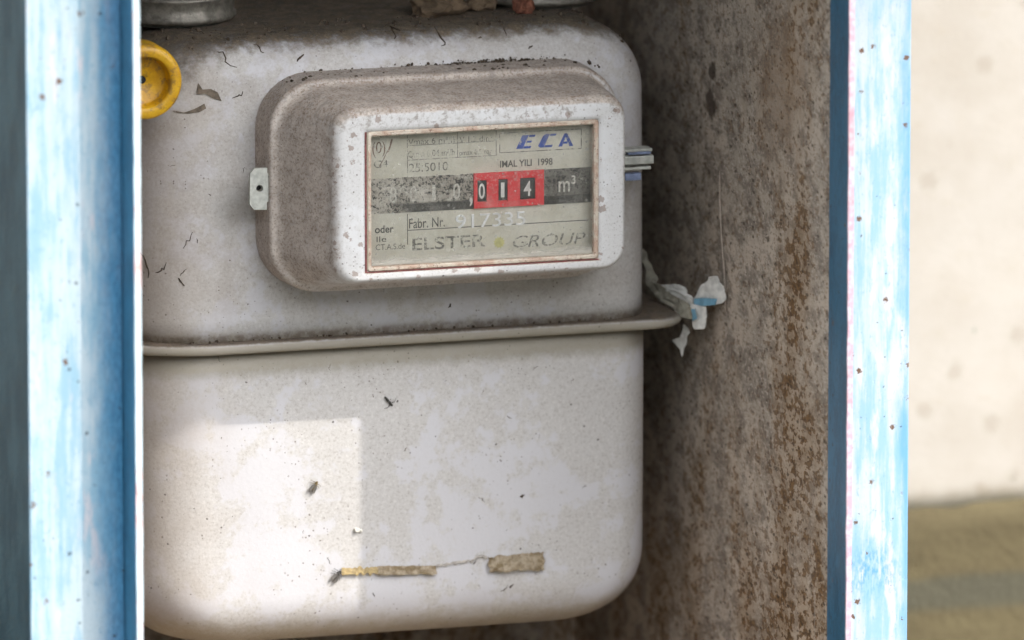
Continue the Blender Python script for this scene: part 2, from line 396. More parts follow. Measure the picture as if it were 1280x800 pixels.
# door frame: flat flange with a lip standing forward on the opening side
def frame_post(xf0, xf1, yf, xl0, xl1, yl, mat, depth, lab):
    n = 90
    f = panel('frame_post', (xf0, xf1, yf, yf+1.6, -174, 364.5), mat, 0.5)
    f['label'] = lab
    lip = box('lip', (xl0, xl1, yl+0.9, yf+depth, -174, 364.4), mat, f, 0.25)
    # bare worn edge of the lip, slightly uneven
    rings = []
    for i in range(n+1):
        z = -174 + 538*i/n
        w = 0.25*mnoise.noise(Vector((xl0, 2, z/9))); q = 0.2*mnoise.noise(Vector((xl1, 5, z/7)))
        rings.append([(xl0-0.15+w, yl+0.95, z), (xl0-0.1+w, yl+q*0.6, z), (xl1+0.1+q, yl+w*0.6, z), (xl1+0.15+q, yl+0.95, z)])
    V, F = loft(rings); mesh_obj('lip_edge', V, F, M_edge, f)
    return f
frame_post(113.8, 141.2, -128, 112.0, 113.7, -148, M_blue_r, 0.6, 'blue post faded to chalky white right of the opening')
frame_post(-172.6, -139.9, -131.5, -139.8, -138.0, -148, M_blue_l, 2.0, 'pale blue post left of the opening')
# outer return of the right post back to the wall
panel('outer_panel', (139.6, 141.1, -126.3, 159, -174, 364.5), M_blue_r)

# ------------------------------------------------------------------ the gas meter
meter = thing('gas_meter', (0, 54, -111), 'dusty grey white diaphragm gas meter with rounded corners and index window', 'gas meter')
R1, R1R, R2, XL, XR, DEP = 28.0, 15.0, 25.0, -100.0, 90.6, 108.0
def fillet(h, top, r): return r - math.sqrt(max(r*r-(h-(top-r))**2, 0)) if h > top-r else 0.0
def shell(zs, xr, top, rx, ry):
    rings = []
    for z in zs:
        h = abs(z); ix, iy = fillet(h, top, rx), fillet(h, top, ry)
        bulge = 0.9*(1-(min(h, top)/top)**2)      # pressed faces belly out a touch
        rings.append([(x, y, z) for x, y in rrect(XL-bulge*0.3+ix, xr+bulge*0.3-ix, -bulge*0.5+iy, DEP-iy, max(R1-iy*0.4, 8), 14, max(R1R-iy*0.2, 8))])
    return rings
def zlist(z0, top, r2, sgn):
    zs = [z0 + (top-r2-z0)*i/10 for i in range(10)]
    zs += [top-r2 + r2*math.sin(R(90*i/26)) for i in range(27)]
    return [sgn*z for z in zs]
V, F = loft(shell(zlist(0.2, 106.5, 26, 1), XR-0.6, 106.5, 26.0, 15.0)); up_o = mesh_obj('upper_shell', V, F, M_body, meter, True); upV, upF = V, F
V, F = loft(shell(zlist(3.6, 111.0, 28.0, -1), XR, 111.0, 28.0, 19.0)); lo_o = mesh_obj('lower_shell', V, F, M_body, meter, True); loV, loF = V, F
bvh = BVHTree.FromPolygons([Vector(v) for v in upV]+[Vector(v) for v in loV], list(upF)+[tuple(i+len(upV) for i in f) for f in loF])
def on_body(x, z):
    h = bvh.ray_cast(Vector((x, -200, z)), Vector((0, 1, 0)))
    if h[0] and h[1].y > 0: h = (h[0], -h[1])
    return (h[0], h[1]) if h[0] else (Vector((x, 0, z)), Vector((0, -1, 0)))
rings = []
prof = [(-3, 1.9), (7.5, 1.9), (9.8, 1.75), (11.3, 1.0), (11.9, 0.0), (11.5, -1.0), (10.2, -1.75), (7.5, -2.0), (-3, -2.0)]
for off, z in prof:
    ring = []
    for x, y in rrect(XL-off, XR+off, -off, DEP+off, R1+off, 18, 12):
        if y < 40: y = y if off < 0 else y + 0.55*off*max(0, min(1, (40-y)/40))
        ring.append((x, y, z - 1.5 + 0.35*mnoise.noise(Vector((x/30, y/30, 1)))))
    rings.append(ring)
V, F = loft(rings, False, False); mesh_obj('seam_flange', V, F, M_body, meter, True)

# index cover: a base rim, a ridge, sloping sides and a flat front with the window opening
WX0, WX1, WZ0, WZ1 = -27.2, 56.4, 30.9, 79.6
FY = -42.0
def crect(x0, x1, z0, z1, r, y, n=8): return [(x, y, z) for x, z in rrect(x0, x1, z0, z1, r, n)]
CR = []
xo0, xo1, zo0, zo1 = -55.5, 74.0, 18.3, 94.6
xi0, xi1, zi0, zi1 = -38.6, 66.6, 26.6, 87.2
CR.append(crect(xo0+.2, xo1-.2, zo0+.2, zo1-.2, 19, 1.5))
CR.append(crect(xo0, xo1, zo0, zo1, 19, -1))
for k in range(6):
    a = R(90*k/5); CR.append(crect(xo0+1.2+1.6*(1-math.cos(a)), xo1-0.6-1.6*(1-math.cos(a)), zo0+.5+1.3*(1-math.cos(a)), zo1-.6-1.4*(1-math.cos(a)), 18, -12.4-1.8*math.sin(a)))
CR.append(crect(xo0+4.2, xo1-2.8, zo0+2.6, zo1-2.8, 17, -14.9))
for k in range(1, 7):   # slope
    t = k/7; f = lambda a, b: a+(b-a)*t
    CR.append(crect(f(xo0+4.2, xi0-1.2), f(xo1-2.8, xi1+.9), f(zo0+2.6, zi0-.6), f(zo1-2.8, zi1+1.4), f(17, 9), f(-14.9, FY+4.6)))
for k in range(9):      # rounded front edge
    a = R(90*k/8); e = 4.6
    CR.append(crect(xi0+e*0.9*(1-math.cos(a))-.9, xi1-e*0.5*(1-math.cos(a))+.7, zi0+e*.45*(1-math.cos(a))-.4, zi1-e*.7*(1-math.cos(a))+1.0, 8.5-1.2*(1-math.cos(a)), FY+e-e*math.sin(a)))
CR.append(crect(WX0-3.0, WX1+3.0, WZ0-1.6, WZ1+2.0, 2.0, FY))
CR.append(crect(WX0-.3, WX1+.3, WZ0-.3, WZ1+.3, 0.8, FY))
CR.append(crect(WX0-.3, WX1+.3, WZ0-.3, WZ1+.3, 0.8, FY+8))
V, F = loft(CR, False, False)
cover = mesh_obj('index_cover', V, F, M_cover, meter, True)
def rusty_cream():
    m = Mat('rusty_cream_bead', 0.6)
    n = m.noise(3.4, 5, 0.7); k = m.noise(1.0, 4, 0.7)
    c = m.mix(m.step(n, 0.38, 0.62), (0.60, 0.53, 0.44), (0.47, 0.33, 0.25))
    c = m.mix(m.mul(m.step(k, 0.55, 0.66), 0.85), c, (0.16, 0.075, 0.045))
    c = m.mix(m.step(m.x, -26.9, -27.3), c, (0.62, 0.60, 0.46))
    m.color(c); m.bump(k, 0.3); return m.m
M_bead = rusty_cream()
# frame bead around the glass
rings = []
for ins, y in ((-.25, FY+3.5), (-.25, FY-.05), (0.15, FY-.55), (1.0, FY-.6), (1.45, FY-.2), (1.5, FY+3.5)):
    rings.append(crect(WX0+ins*.9, WX1-ins, WZ0+ins*.9, WZ1-ins, max(1.1-ins*.4, .3), y, 4))
V, F = loft(rings, False, False, True); mesh_obj('window_frame', V, F, M_bead, cover)
# dark rusty joint on the left of the frame
M_rust = plain('rust_joint', (0.20, 0.065, 0.06), 0.8, vary=0.4, size=1.5)
box('rust_joint', (WX0-.95, WX0-.27, FY-.22, FY+.3, WZ0-.6, WZ1+.2), M_rust, cover, 0.1)
box('rust_joint', (WX0-.3, WX1+.3, FY-.2, FY+.3, WZ0-.72, WZ0-.3), M_rust, cover, 0.1)
# dusty glass
def dusty_glass():
    m = Mat('dusty_glass', 0.08)
    tr = m.n('BsdfTransparent'); gl = m.n('BsdfGlossy'); gl.inputs['Roughness'].default_value = 0.06
    fr = m.n('Fresnel'); fr.inputs['IOR'].default_value = 1.45
    df = m.n('BsdfDiffuse'); df.inputs['Color'].default_value = (0.62, 0.59, 0.52, 1)
    n = m.noise(6, 5, 0.65); k = m.noise(0.9, 4, 0.75)
    d = m.add(m.step(m.add(m.mul(n, .6), m.mul(k, .4)), 0.45, 0.65, 0.02, 0.13), m.mul(m.specks(2.2, .3, .25), 0.3))
    low = m.mul(m.step(m.add(m.z, m.mul(m.math('SUBTRACT', n, .5), 5)), 36, 32.5), 0.5)
    d = m.math('MAXIMUM', d, low)
    a = m.n('MixShader'); m.l(fr.outputs[0], a.inputs[0]); m.l(tr.outputs[0], a.inputs[1]); m.l(gl.outputs[0], a.inputs[2])
    b = m.n('MixShader'); m.l(d, b.inputs[0]); m.l(a.outputs[0], b.inputs[1]); m.l(df.outputs[0], b.inputs[2])
    m.l(b.outputs[0], m.out.inputs[0]); return m.m
pane = box('glass_pane', (WX0+1.5, WX1-1.7, FY+1.2, FY+1.9, WZ0+1.5, WZ1-1.7), dusty_glass(), cover, 0)

# seal lugs of the cover
M_lug = plain('lug_steel', (0.50, 0.51, 0.47), 0.55, 0.2, 0.2, 2.5)
M_dark = plain('dark_hole', (0.012, 0.012, 0.012), 0.9)
poly = [(-55.6, 49.4), (-55.4, 64.0), (-60.0, 64.2), (-61.6, 62.4), (-61.8, 51.6), (-60.2, 49.6)]
hole = [(-58.2+1.25*math.cos(R(a)), 57.0+1.25*math.sin(R(a))) for a in range(0, 360, 20)]
def plate_hole(poly, hole, y0, y1):
    import mathutils
    bm = bmesh.new()
    o = [bm.verts.new((x, y0, z)) for x, z in poly]; h = [bm.verts.new((x, y0, z)) for x, z in hole]
    es = [bm.edges.new((o[i], o[(i+1) % len(o)])) for i in range(len(o))] + [bm.edges.new((h[i], h[(i+1) % len(h)])) for i in range(len(h))]
    bmesh.ops.triangle_fill(bm, edges=es, use_beauty=True)
    r = bmesh.ops.extrude_face_region(bm, geom=bm.faces[:])
    for v in r['geom']:
        if isinstance(v, bmesh.types.BMVert): v.co.y = y1
    bm.verts.index_update()
    V = [v.co[:] for v in bm.verts]; F = [tuple(v.index for v in f.verts) for f in bm.faces]; bm.free(); return V, F
V, F = plate_hole(poly, hole, -15.2, -13.8)
lug_arm = box_v(-56.4, -54.8, -14.6, -4, 52, 62, 0.2)
mesh_obj('seal_lug', *merge([(V, F), lug_arm]), M_lug, cover)['label'] = 'pale steel seal lug with a hole'
V, F = lathe([(0.9, 0), (1.0, 1.5), (0.3, 1.6)], 'y', (-58.2, -13.6, 57.0), 14); mesh_obj('seal_screw', V, F, M_dark, cover)
M_lead = plain('seal_blue_grey', (0.22, 0.27, 0.42), 0.5, 0.2, 0.25)
parts = [box_v(73, 86.0, -12.5, -6.5, 62.0, 63.0, .25), box_v(74, 86.4, -13.2, -7.5, 57.6, 60.6, .4), box_v(73, 85.4, -12.8, -7, 55.6, 56.7, .25)]
mesh_obj('seal_lug', *merge(parts), M_lug, cover)['label'] = 'forked pale seal lug on the right rim'
mesh_obj('lead_seal', *merge([box_v(76, 82.0, -12.6, -9, 51.8, 54.4, .5), box_v(77, 85.4, -12.9, -10, 61.1, 61.9, .2)]), M_lead, cover)

# ------------------------------------------------------------------ dial plate behind the glass
PY = -35.5
def plate_mat():
    m = Mat('dial_paint', 0.6)
    n = m.noise(10, 5, 0.6); k = m.noise(1.3, 4, 0.7)
    c = m.mix(m.step(n, 0.35, 0.65), (0.66, 0.62, 0.505), (0.74, 0.705, 0.60))
    c = m.mix(m.mul(m.step(k, 0.55, 0.72), 0.35), c, (0.36, 0.33, 0.25))
    c = m.mix(m.mul(m.step(m.x, -19, -26), 0.3), c, (0.58, 0.47, 0.36))
    m.color(c); return m.m
plate = box('dial_plate', (WX0-.25, WX1+.25, PY, PY+1.2, WZ0-.25, WZ1+.25), plate_mat(), meter, 0)
def ink(name, c, wear, size=1.1):
    m = Mat(name, .65); n = m.noise(size, 4, .7); k = m.noise(4.5, 3)
    m.color(m.mix(m.step(m.add(m.mul(n, .7), m.mul(k, .3)), wear, wear+.1), c, (0.66, 0.63, 0.52))); return m.m
M_ink = ink('printing_ink', (0.05, 0.045, 0.04), .60)
M_ink2 = ink('worn_ink', (0.14, 0.13, 0.11), .475)
M_brown = ink('brown_ink', (0.20, 0.12, 0.08), .52)
M_blueink = ink('blue_ink', (0.035, 0.09, 0.42), .56)
M_white = plain('white_digit', (0.78, 0.77, 0.72), 0.6)
M_ghost = plain('dusty_digit', (0.66, 0.63, 0.56), 0.7, vary=0.3, size=0.6)
M_yel = plain('yellow_ink', (0.62, 0.58, 0.25), 0.7)
M_emb = plain('embossed_digit', (0.93, 0.93, 0.90), 0.5)
def text(body, x, z, h, w, mat, parent, y=PY-0.08, name='lettering', shear=0.0, bold=0.0, slope=0.0, ext=0.0):
    cu = bpy.data.curves.new('t', 'FONT'); cu.body = body; cu.size = 1.0; cu.shear = shear; cu.offset = bold; cu.extrude = 0
    to = bpy.data.objects.new('t', cu); COL.objects.link(to); bpy.context.view_layer.update()
    me = bpy.data.meshes.new_from_object(to.evaluated_get(bpy.context.evaluated_depsgraph_get()))
    bpy.data.objects.remove(to); bpy.data.curves.remove(cu)
    vs = [v.co.copy() for v in me.vertices]; fs = [tuple(p.vertices) for p in me.polygons]; bpy.data.meshes.remove(me)
    x0, x1 = min(v.x for v in vs), max(v.x for v in vs)
    z1 = 0.70
    V = [(x+(v.x-x0)/(x1-x0)*w, y, z + v.y/z1*h + slope*(v.x-x0)/(x1-x0)*w) for v in vs]
    if ext:   # raised lettering
        V2 = [(a, y-ext, c) for a, b, c in V]; k = len(V); E = {}
        for f in fs:
            for i in range(len(f)):
                e = (f[i], f[(i+1) % len(f)]); E[e] = 1
        side = [(a, b, b+k, a+k) for a, b in E if (b, a) not in E]
        V = V+V2; fs = [tuple(i+k for i in f) for f in fs] + side
    return mesh_obj(name, V, fs, mat, parent)
def line(x0, z0, x1, z1, t=0.28, mat=M_ink2, parent=plate, y=PY-0.05, name='printed_line'):
    if abs(x1-x0) > abs(z1-z0): V = [(x0, y, z0-t/2), (x1, y, z1-t/2), (x1, y, z1+t/2), (x0, y, z0+t/2)]
    else: V = [(x0-t/2, y, z0), (x0+t/2, y, z0), (x1+t/2, y, z1), (x1-t/2, y, z1)]
    return mesh_obj(name, V, [(0, 1, 2, 3)], mat, parent)
def LX(px): return (px-547.7)/3.393
def LZ(px, py): return (438.0-0.203*LX(px)-py)/3.49
def T(body, px0, px1, pyb, pyt, mat, **k):
    x0, x1 = LX(px0), LX(px1); zb, zt = LZ(px0, pyb), LZ(px0, pyt)
    return text(body, x0, zb, zt-zb, x1-x0, mat, k.pop('parent', plate), **k)
# printed table
line(-10.8, 62.0, -10.8, 78.0); line(-10.8, 38.2, -10.8, 49.0, mat=M_ink)
line(-10.8, 73.0, 21.4, 73.0, .22); line(-10.8, 67.9, 21.4, 67.9, .22)
line(7.4, 67.9, 7.4, 78.0, .22); line(21.4, 67.9, 21.4, 78.0, .25)
for a in ((22.7, 68.7, 52.4, 68.7), (22.7, 75.6, 52.4, 75.6)): line(*a, t=.3)
line(22.7, 68.7, 22.7, 75.6, .3); line(52.4, 68.7, 52.4, 75.6, .3)
line(-10.8, 43.2, 55, 43.2, .3, M_ink)
T('(0)', 468, 484, 195, 181, M_brown); text('1', -18.0, 71.2, 4.6, 2.0, M_brown, plate, shear=.3)
V, F = tube([(-21.0, PY-.1, 66.2), (-19.4, PY-.1, 68.8), (-17.6, PY-.1, 72.2)], 0.14, 5); mesh_obj('pen_stroke', V, F, M_brown, plate)
T('G4', 470, 487, 213, 204, M_ink2)
T('Vmax 6 m\u00b3/h', 512, 569, 184.5, 177, M_ink2); T('V 1,2 dm\u00b3', 575, 615, 181, 174, M_ink2)
T('Qmin 0,04 m\u00b3/h', 512, 569, 200, 192, M_ink2); T('pmax 0,5 bar', 575, 615, 197, 190.5, M_ink2)
T('25.5010', 513, 561, 218, 207.5, M_ink2)
T('IMAL YILI  1998', 625, 690, 211.5, 203.5, plain('black_ink', (0.10, 0.09, 0.08), .6), bold=.022)
T('Fabr. Nr.', 513, 557, 287, 275, M_ink, bold=.006)
T('ELSTER', 517, 607, 314, 299, M_ink2, bold=.01); T('GROUP', 641, 731, 310.5, 296, M_ink2, shear=.25)
T('oder', 471, 494, 293, 284, M_ink, bold=.02); T('lle', 473, 485, 304, 297, M_ink); T('CT.A.S.de', 472, 508, 314, 307, M_ink)
T('917335', 570, 656, 287, 270, M_emb, y=PY-.05, ext=.35, name='embossed_number')
# sun emblem between the words
sx, sz = LX(624), LZ(624, 304)
V = [(sx, PY-.07, sz)]
for i in range(24):
    r = (2.3 if i % 2 else 1.6); V.append((sx+r*math.cos(R(15*i)), PY-.07, sz+r*math.sin(R(15*i))))
mesh_obj('sun_emblem', V, [(0, 1+i, 1+(i+1) % 24) for i in range(24)], M_yel, plate)
# maker's mark: three slanted blue block letters
def mark(px, w, polys):
    x = LX(px); z = 69.75
    vs, fs = [], []
    for p in polys:
        k = len(vs); vs += [(x+a*w, PY-.07, z+b*4.7) for a, b in p]; fs.append(tuple(range(k, k+len(p))))
    mesh_obj('blue_letter', vs, fs, M_blueink, plate)
stem = [(0, 0), (.42, 0), (.82, 1), (.40, 1)]
mark(645, 5.6, [stem, [(.44, 0), (.92, 0), (.98, .17), (.51, .17)], [(.64, .42), (.98, .42), (1.04, .57), (.70, .57)], [(.82, .84), (1.2, .84), (1.26, 1), (.85, 1)]])
mark(671, 5.6, [[(.05, .12), (.2, 0), (.42, 0), (.82, 1), (.55, 1), (.38, .86)], [(.44, 0), (.95, 0), (1.02, .17), (.51, .17)], [(.80, .84), (1.2, .84), (1.26, 1), (.85, 1)]])
mark(697, 5.4, [[(0, 0), (.26, 0), (.60, .98), (.42, .98)], [(.52, .98), (.42, .98), (.98, 0), (.72, 0), (.53, .55), (.60, .98)][0:1]+[(.60, .98), (1.02, 0), (.74, 0), (.5, .7)], [(.27, .2), (.74, .2), (.69, .36), (.32, .36)]])

# counter
def band_mat():
    m = Mat('dusty_counter', 0.7)
    k = m.noise(1.1, 4, 0.8); n = m.noise(8, 4, 0.6)
    d = m.step(m.add(m.mul(k, .8), m.mul(n, .2)), 0.41, 0.51)
    clear = m.mul(m.step(m.add(m.x, m.mul(m.z, 1.4)), 55, 62), m.step(m.z, 53.4, 52.2))   # wiped corner
    clear = m.math('MAXIMUM', clear, m.mul(m.step(m.x, 36, 41), 0.72))
    d = m.mul(d, m.math('SUBTRACT', 1.0, m.mul(clear, 0.93)))
    c = m.mix(d, (0.028, 0.027, 0.025), m.mix(m.step(n, .35, .65), (0.40, 0.36, 0.30), (0.66, 0.61, 0.53)))
    m.color(c); m.bump(k, 0.3); return m.m
BZ0, BZ1 = 49.6, 62.0
strip = box('counter_strip', (WX0, WX1, PY-.35, PY-.02, BZ0, BZ1), band_mat(), meter, 0)
M_red = Mat('red_surround', 0.5)
_n = M_red.noise(1.0, 5, 0.7); _g = M_red.noise(5, 4, .6)
_c = M_red.mix(M_red.mul(M_red.step(_n, .5, .65), M_red.step(M_red.add(M_red.z, M_red.mul(_g, 6)), 56, 64, .15, .6)), (0.80, 0.03, 0.04), (0.75, 0.45, 0.42))
M_red.color(_c); M_red = M_red.m
def grid_plate(xs, zs, holes, y0, y1):
    parts = []
    for i in range(len(xs)-1):
        for j in range(len(zs)-1):
            if (i, j) not in holes: parts.append(box_v(xs[i], xs[i+1], y0, y1, zs[j], zs[j+1], 0))
    V, F = merge(parts)
    bm = bmesh.new(); bv = [bm.verts.new(v) for v in V]; bm.verts.ensure_lookup_table()
    for f in F: bm.faces.new([bv[i] for i in f])
    bmesh.ops.remove_doubles(bm, verts=bm.verts[:], dist=1e-4)
    # inner partitions between neighbouring cells are not wanted
    seen = {}
    for f in bm.faces:
        k = tuple(round(c, 3) for c in f.calc_center_median()); seen.setdefault(k, []).append(f)
    bmesh.ops.delete(bm, geom=[f for v in seen.values() if len(v) > 1 for f in v], context='FACES')
    bm.verts.index_update()
    V = [v.co[:] for v in bm.verts]; F = [tuple(v.index for v in f.verts) for f in bm.faces]; bm.free(); return V, F
xs = [13.0, 14.2, 17.6, 21.8, 25.2, 29.7, 35.3, 38.4]; zs = [49.75, 52.0, 59.6, 62.1]
V, F = grid_plate(xs, zs, {(1, 1), (3, 1), (5, 1)}, PY-1.4, PY-.36); mesh_obj('red_surround', V, F, M_red, strip)
M_drum = plain('number_drum', (0.02, 0.022, 0.022), 0.45)
for (a, b, ch, w) in ((14.2, 17.6, '0', 2.2), (21.8, 25.2, '1', 1.3), (29.7, 35.3, '4', 2.7)):
    V, F = [], []
    for i in range(9):
        t = R(-80+160*i/8); z = 55.8+3.75*math.sin(t); y = PY-.37-.5*math.cos(t); V += [(a+.05, y, z), (b-.05, y, z)]
    F = [(2*i, 2*i+1, 2*i+3, 2*i+2) for i in range(8)]
    mesh_obj('number_drum', V, F, M_drum, strip, True)
    text(ch, (a+b)/2-w/2, 53.2, 5.2, w, M_white, strip, y=PY-.92, name='drum_digit', bold=.012)
for ch, px in (('8', 493), ('0', 518), ('1', 543), ('0', 571)):
    text(ch, LX(px)-1.2 if ch != '1' else LX(px)-.6, 53.3, 5.6, 2.5 if ch != '1' else 1.2, M_ghost, strip, y=PY-.42, name='drum_digit')
text(',', 11.6, 52.0, 7.2, 1.1, M_white, strip, y=PY-.42, name='decimal_comma', bold=.02)
text('m\u00b3', LX(697), 53.8, 5.6, 6.2, M_ghost, strip, y=PY-.42, bold=.01)

# ------------------------------------------------------------------ pipe unions on the meter's top
def pipe_metal(name, c1, c2, rough=.5, met=.5):
    m = Mat(name, rough, met); n = m.noise(5, 5, .65); m.color(m.mix(m.step(n, .35, .65), c1, c2)); m.bump(m.noise(1.2, 4), .2); return m.m
M_nut = pipe_metal('dull_union_metal', (0.13, 0.12, 0.10), (0.27, 0.25, 0.215))
M_pipe = pipe_metal('brown_pipe', (0.07, 0.035, 0.025), (0.13, 0.075, 0.05), .8, 0)
M_grey = pipe_metal('grey_pipe', (0.13, 0.135, 0.12), (0.20, 0.20, 0.18), .7, .1)
def union(x, lab, mp, name, r):
    t = thing(name, (x, 50, 106), lab, 'pipe')
    mesh_obj('collar', *lathe([(r-4, -.4), (r-4, 3.2), (r-4.6, 3.3)], 'z', (x, 50, 106.7), 40), M_grey, t)
    mesh_obj('union_nut', *lathe([(r-1, 1.0), (r, 1.8), (r, 3.2), (r-.7, 3.7), (r-.7, 8.4), (r, 9), (r, 9.8), (r-1.5, 10.6), (r-6, 10.6)], 'z', (x, 50, 106.7), 60), M_nut, t, True)
    mesh_obj('pipe', *lathe([(r-8, 10.2), (r-8, 261)], 'z', (x, 50, 106.7), 36), mp, t, True)
    return t
inl = union(-70, 'brown inlet pipe with grey union nut above the yellow cap', M_pipe, 'inlet_pipe', 21.5)
outl = union(64, 'grey outlet pipe stub behind debris on the meter top', M_grey, 'outlet_pipe', 22)
# branch that carries the yellow cap, beside the meter
V, F = tube([(-102, 8, 98.2), (-108, 34, 99), (-109, 44, 103), (-109, 50, 112), (-109, 50, 150), (-106, 50, 158), (-100, 50, 162), (-70, 50, 162)], 7.0, 16)
mesh_obj('branch_pipe', V, F, M_grey, inl, True)

def yellow():
    m = Mat('yellow_plastic', 0.42)
    n = m.noise(4, 5, .65); k = m.noise(1.2, 4, .7)
    c = m.mix(m.step(n, .35, .65), (0.55, 0.29, 0.008), (0.66, 0.38, 0.012))
    c = m.mix(m.mul(m.step(m.noise(3.2, 5, .7, m.stretch(1, .5, 1)), .50, .62), .7), c, (0.24, 0.13, 0.04))
    m.color(c); m.bump(k, .15); return m.m
M_yellow = yellow()
cap = thing('plastic_cap', (-99.6, -8, 85), 'round yellow plastic cap at the upper left of the meter', 'cap')
cx, cz = -99.6, 96.8
V, F = lathe([(6, 14), (13.0, 14), (13.3, 13), (13.3, 3), (13.0, 1.0), (12.2, 0), (9.6, 0), (8.9, .5), (8.7, 1.3), (8.6, 5.2), (8.0, 5.6), (1.6, 5.6), (1.4, 6), (1.3, 9), (.2, 9)], 'y', (cx, -18, cz), 72)
mesh_obj('cap_body', V, F, M_yellow, cap, True)
V, F = lathe([(1.1, 0), (1.25, .4), (1.25, 2), (.2, 2)], 'y', (cx+.2, -12.9, cz+.1), 16); mesh_obj('centre_screw', V, F, M_dark, cap)
V, F = lathe([(7.2, 0), (7.2, 14)], 'y', (cx-.6, -4.2, cz), 24); mesh_obj('cap_stem', V, F, M_yellow, cap, True)

# ------------------------------------------------------------------ torn paper by the flange
M_paper = plain('torn_paper', (0.66, 0.65, 0.62), 0.85, vary=.18, size=3)
M_grime = plain('dirty_paper', (0.34, 0.32, 0.26), 0.85, vary=.3, size=3)
M_bluep = plain('blue_print', (0.16, 0.33, 0.45), 0.8, vary=.2, size=3)
paper = thing('torn_paper', (108, 8, -10), 'crumpled scrap of torn white and blue paper caught beside the seam flange', 'paper')
def PX(px, py, X):      # a point of the scrap at the given X, between meter and side panel
    Y = (510+3.393*X-px)/1.063; return (X, Y, (415-.203*X-.648*Y-py)/3.49)
def scrap(outl, xa, xb, mat, seed, curl=1.5, name='paper_piece'):
    ps = [p for p in outl]; x0, x1 = min(p[0] for p in ps), max(p[0] for p in ps)
    bm = bmesh.new(); vs = []
    for px, py in ps:
        t = (px-x0)/(x1-x0); vs.append(bm.verts.new(PX(px, py, xa-2+(xb-xa)*t)))
    bm.faces.new(vs); bmesh.ops.triangulate(bm, faces=bm.faces[:])
    bmesh.ops.subdivide_edges(bm, edges=bm.edges[:], cuts=4, use_grid_fill=True)
    for v in bm.verts:
        d = .5*curl*abs(mnoise.noise(Vector((v.co.y*.45+seed, v.co.x*.3, v.co.z*.5))))*2 + curl*mnoise.noise(Vector((v.co.x*.2+seed, v.co.y*.22, v.co.z*.28))) + .4*curl*mnoise.noise(Vector((v.co.y*.6, seed, v.co.z*.7)))
        v.co += Vector((.55*d, -.83*d, 0)); v.co.x = min(v.co.x, 112.2)
    bm.verts.index_update()
    V = [v.co[:] for v in bm.verts]; F = [tuple(v.index for v in f.verts) for f in bm.faces]; bm.free()
    o = mesh_obj(name, V, F, mat, paper)
    sm = o.modifiers.new('thick', 'SOLIDIFY'); sm.thickness = .25*MM
    return o
scrap([(802, 309), (808, 312), (812, 325), (817, 333), (821, 347), (818, 354), (809, 352), (806, 343), (807, 330)], 99, 103, M_grime, 1, 2)
scrap([(806, 353), (814, 350), (826, 354), (838, 366), (850, 374), (866, 386), (864, 399), (850, 395), (838, 384), (824, 372), (812, 362)], 99, 106, M_grime, 2, 2.5)
scrap([(822, 356), (834, 355), (843, 354), (852, 358), (857, 369), (866, 373), (868, 384), (862, 394), (852, 390), (838, 376), (828, 368)], 101, 107, M_paper, 3, 2.5)
scrap([(866, 374), (878, 371), (878, 362), (881, 352), (887, 349), (890, 345), (897, 345), (898, 350), (905, 358), (906, 370), (902, 379), (890, 380), (868, 380)], 107, 113, M_paper, 4, 1.2)
scrap([(868, 373), (884, 372.5), (896, 373.5), (894, 381), (880, 382.5), (868, 382)], 106.6, 111.3, M_bluep, 5, .5)
scrap([(864, 379), (874, 382), (883, 384), (881, 398), (879.5, 411), (868, 411.5), (865, 402)], 105.6, 109, M_paper, 6, 1.2)
scrap([(864.6, 386), (868.5, 386), (871, 398), (866.5, 401)], 105.3, 106, M_bluep, 9, .2)
scrap([(854, 405), (861, 411), (861.5, 417), (857, 431), (852, 446), (848.5, 435), (843, 425.5), (850, 420), (853.5, 414)], 105, 107.5, M_paper, 7, 1.2)
# thin wire running down the side panel
pts = [(112.1, -9-6.5*t+1.2*math.sin(5*t), 53-49*t) for t in [i/16 for i in range(17)]]
V, F = tube(pts, [.22+.12*(i % 3) for i in range(17)], 6)
M_wire = plain('pale_wire', (0.36, 0.30, 0.25), .7)
tag(mesh_obj('wire', V, F, M_wire, None, True, base=pts[-1]), 'thin pale wire running down the rusty side panel above the paper scrap', 'wire')

# ------------------------------------------------------------------ leftovers stuck to the meter's lower half
def tape_mat():
    m = Mat('old_tape', .7); n = m.noise(3, 5, .7); k = m.noise(.9, 4, .7)
    c = m.mix(m.step(n, .38, .62), (0.20, 0.145, 0.075), (0.40, 0.33, 0.24))
    c = m.mix(m.mul(m.step(k, .55, .68), .7), c, (0.10, 0.07, 0.04)); m.color(c); m.bump(k, .4); return m.m
M_tape = tape_mat(); M_tape2 = plain('tape_underside', (0.36, 0.27, 0.13), .7, vary=.3)
def BZ(px, py):      # front of the lower shell
    x = (px-508)/3.393; return x, (413.5-.203*x-py)/3.49
def strip_on_body(name, px0, px1, top, bot, lift, mat, n=24, seed=0):
    V, F = [], []; k = 6
    for i in range(n+1):
        t = i/n
        for j in range(k+1):
            u = j/k; px = px0+(px1-px0)*t + (3.0*mnoise.noise(Vector((u*3, seed, t*9)))) * (abs(2*t-1)**3); py = top(t)+(bot(t)-top(t))*u
            x, z = BZ(px, py); p, nn = on_body(x, z)
            e = lift*(0.25+u*0.9)*(0.7+.5*mnoise.noise(Vector((t*5+seed, u*2, 1))))+.12
            V.append(tuple(p+nn*e))
    F = [(i*(k+1)+j, (i+1)*(k+1)+j, (i+1)*(k+1)+j+1, i*(k+1)+j+1) for i in range(n) for j in range(k)]
    o = mesh_obj(name, V, F, mat, None, base=V[len(V)//2]); sm = o.modifiers.new('thick', 'SOLIDIFY'); sm.thickness = .3*MM
    return o
def rag(a, s, seed, base, sl=0.0): return lambda t: base+sl*t+a*mnoise.noise(Vector((t*s, seed, 0)))
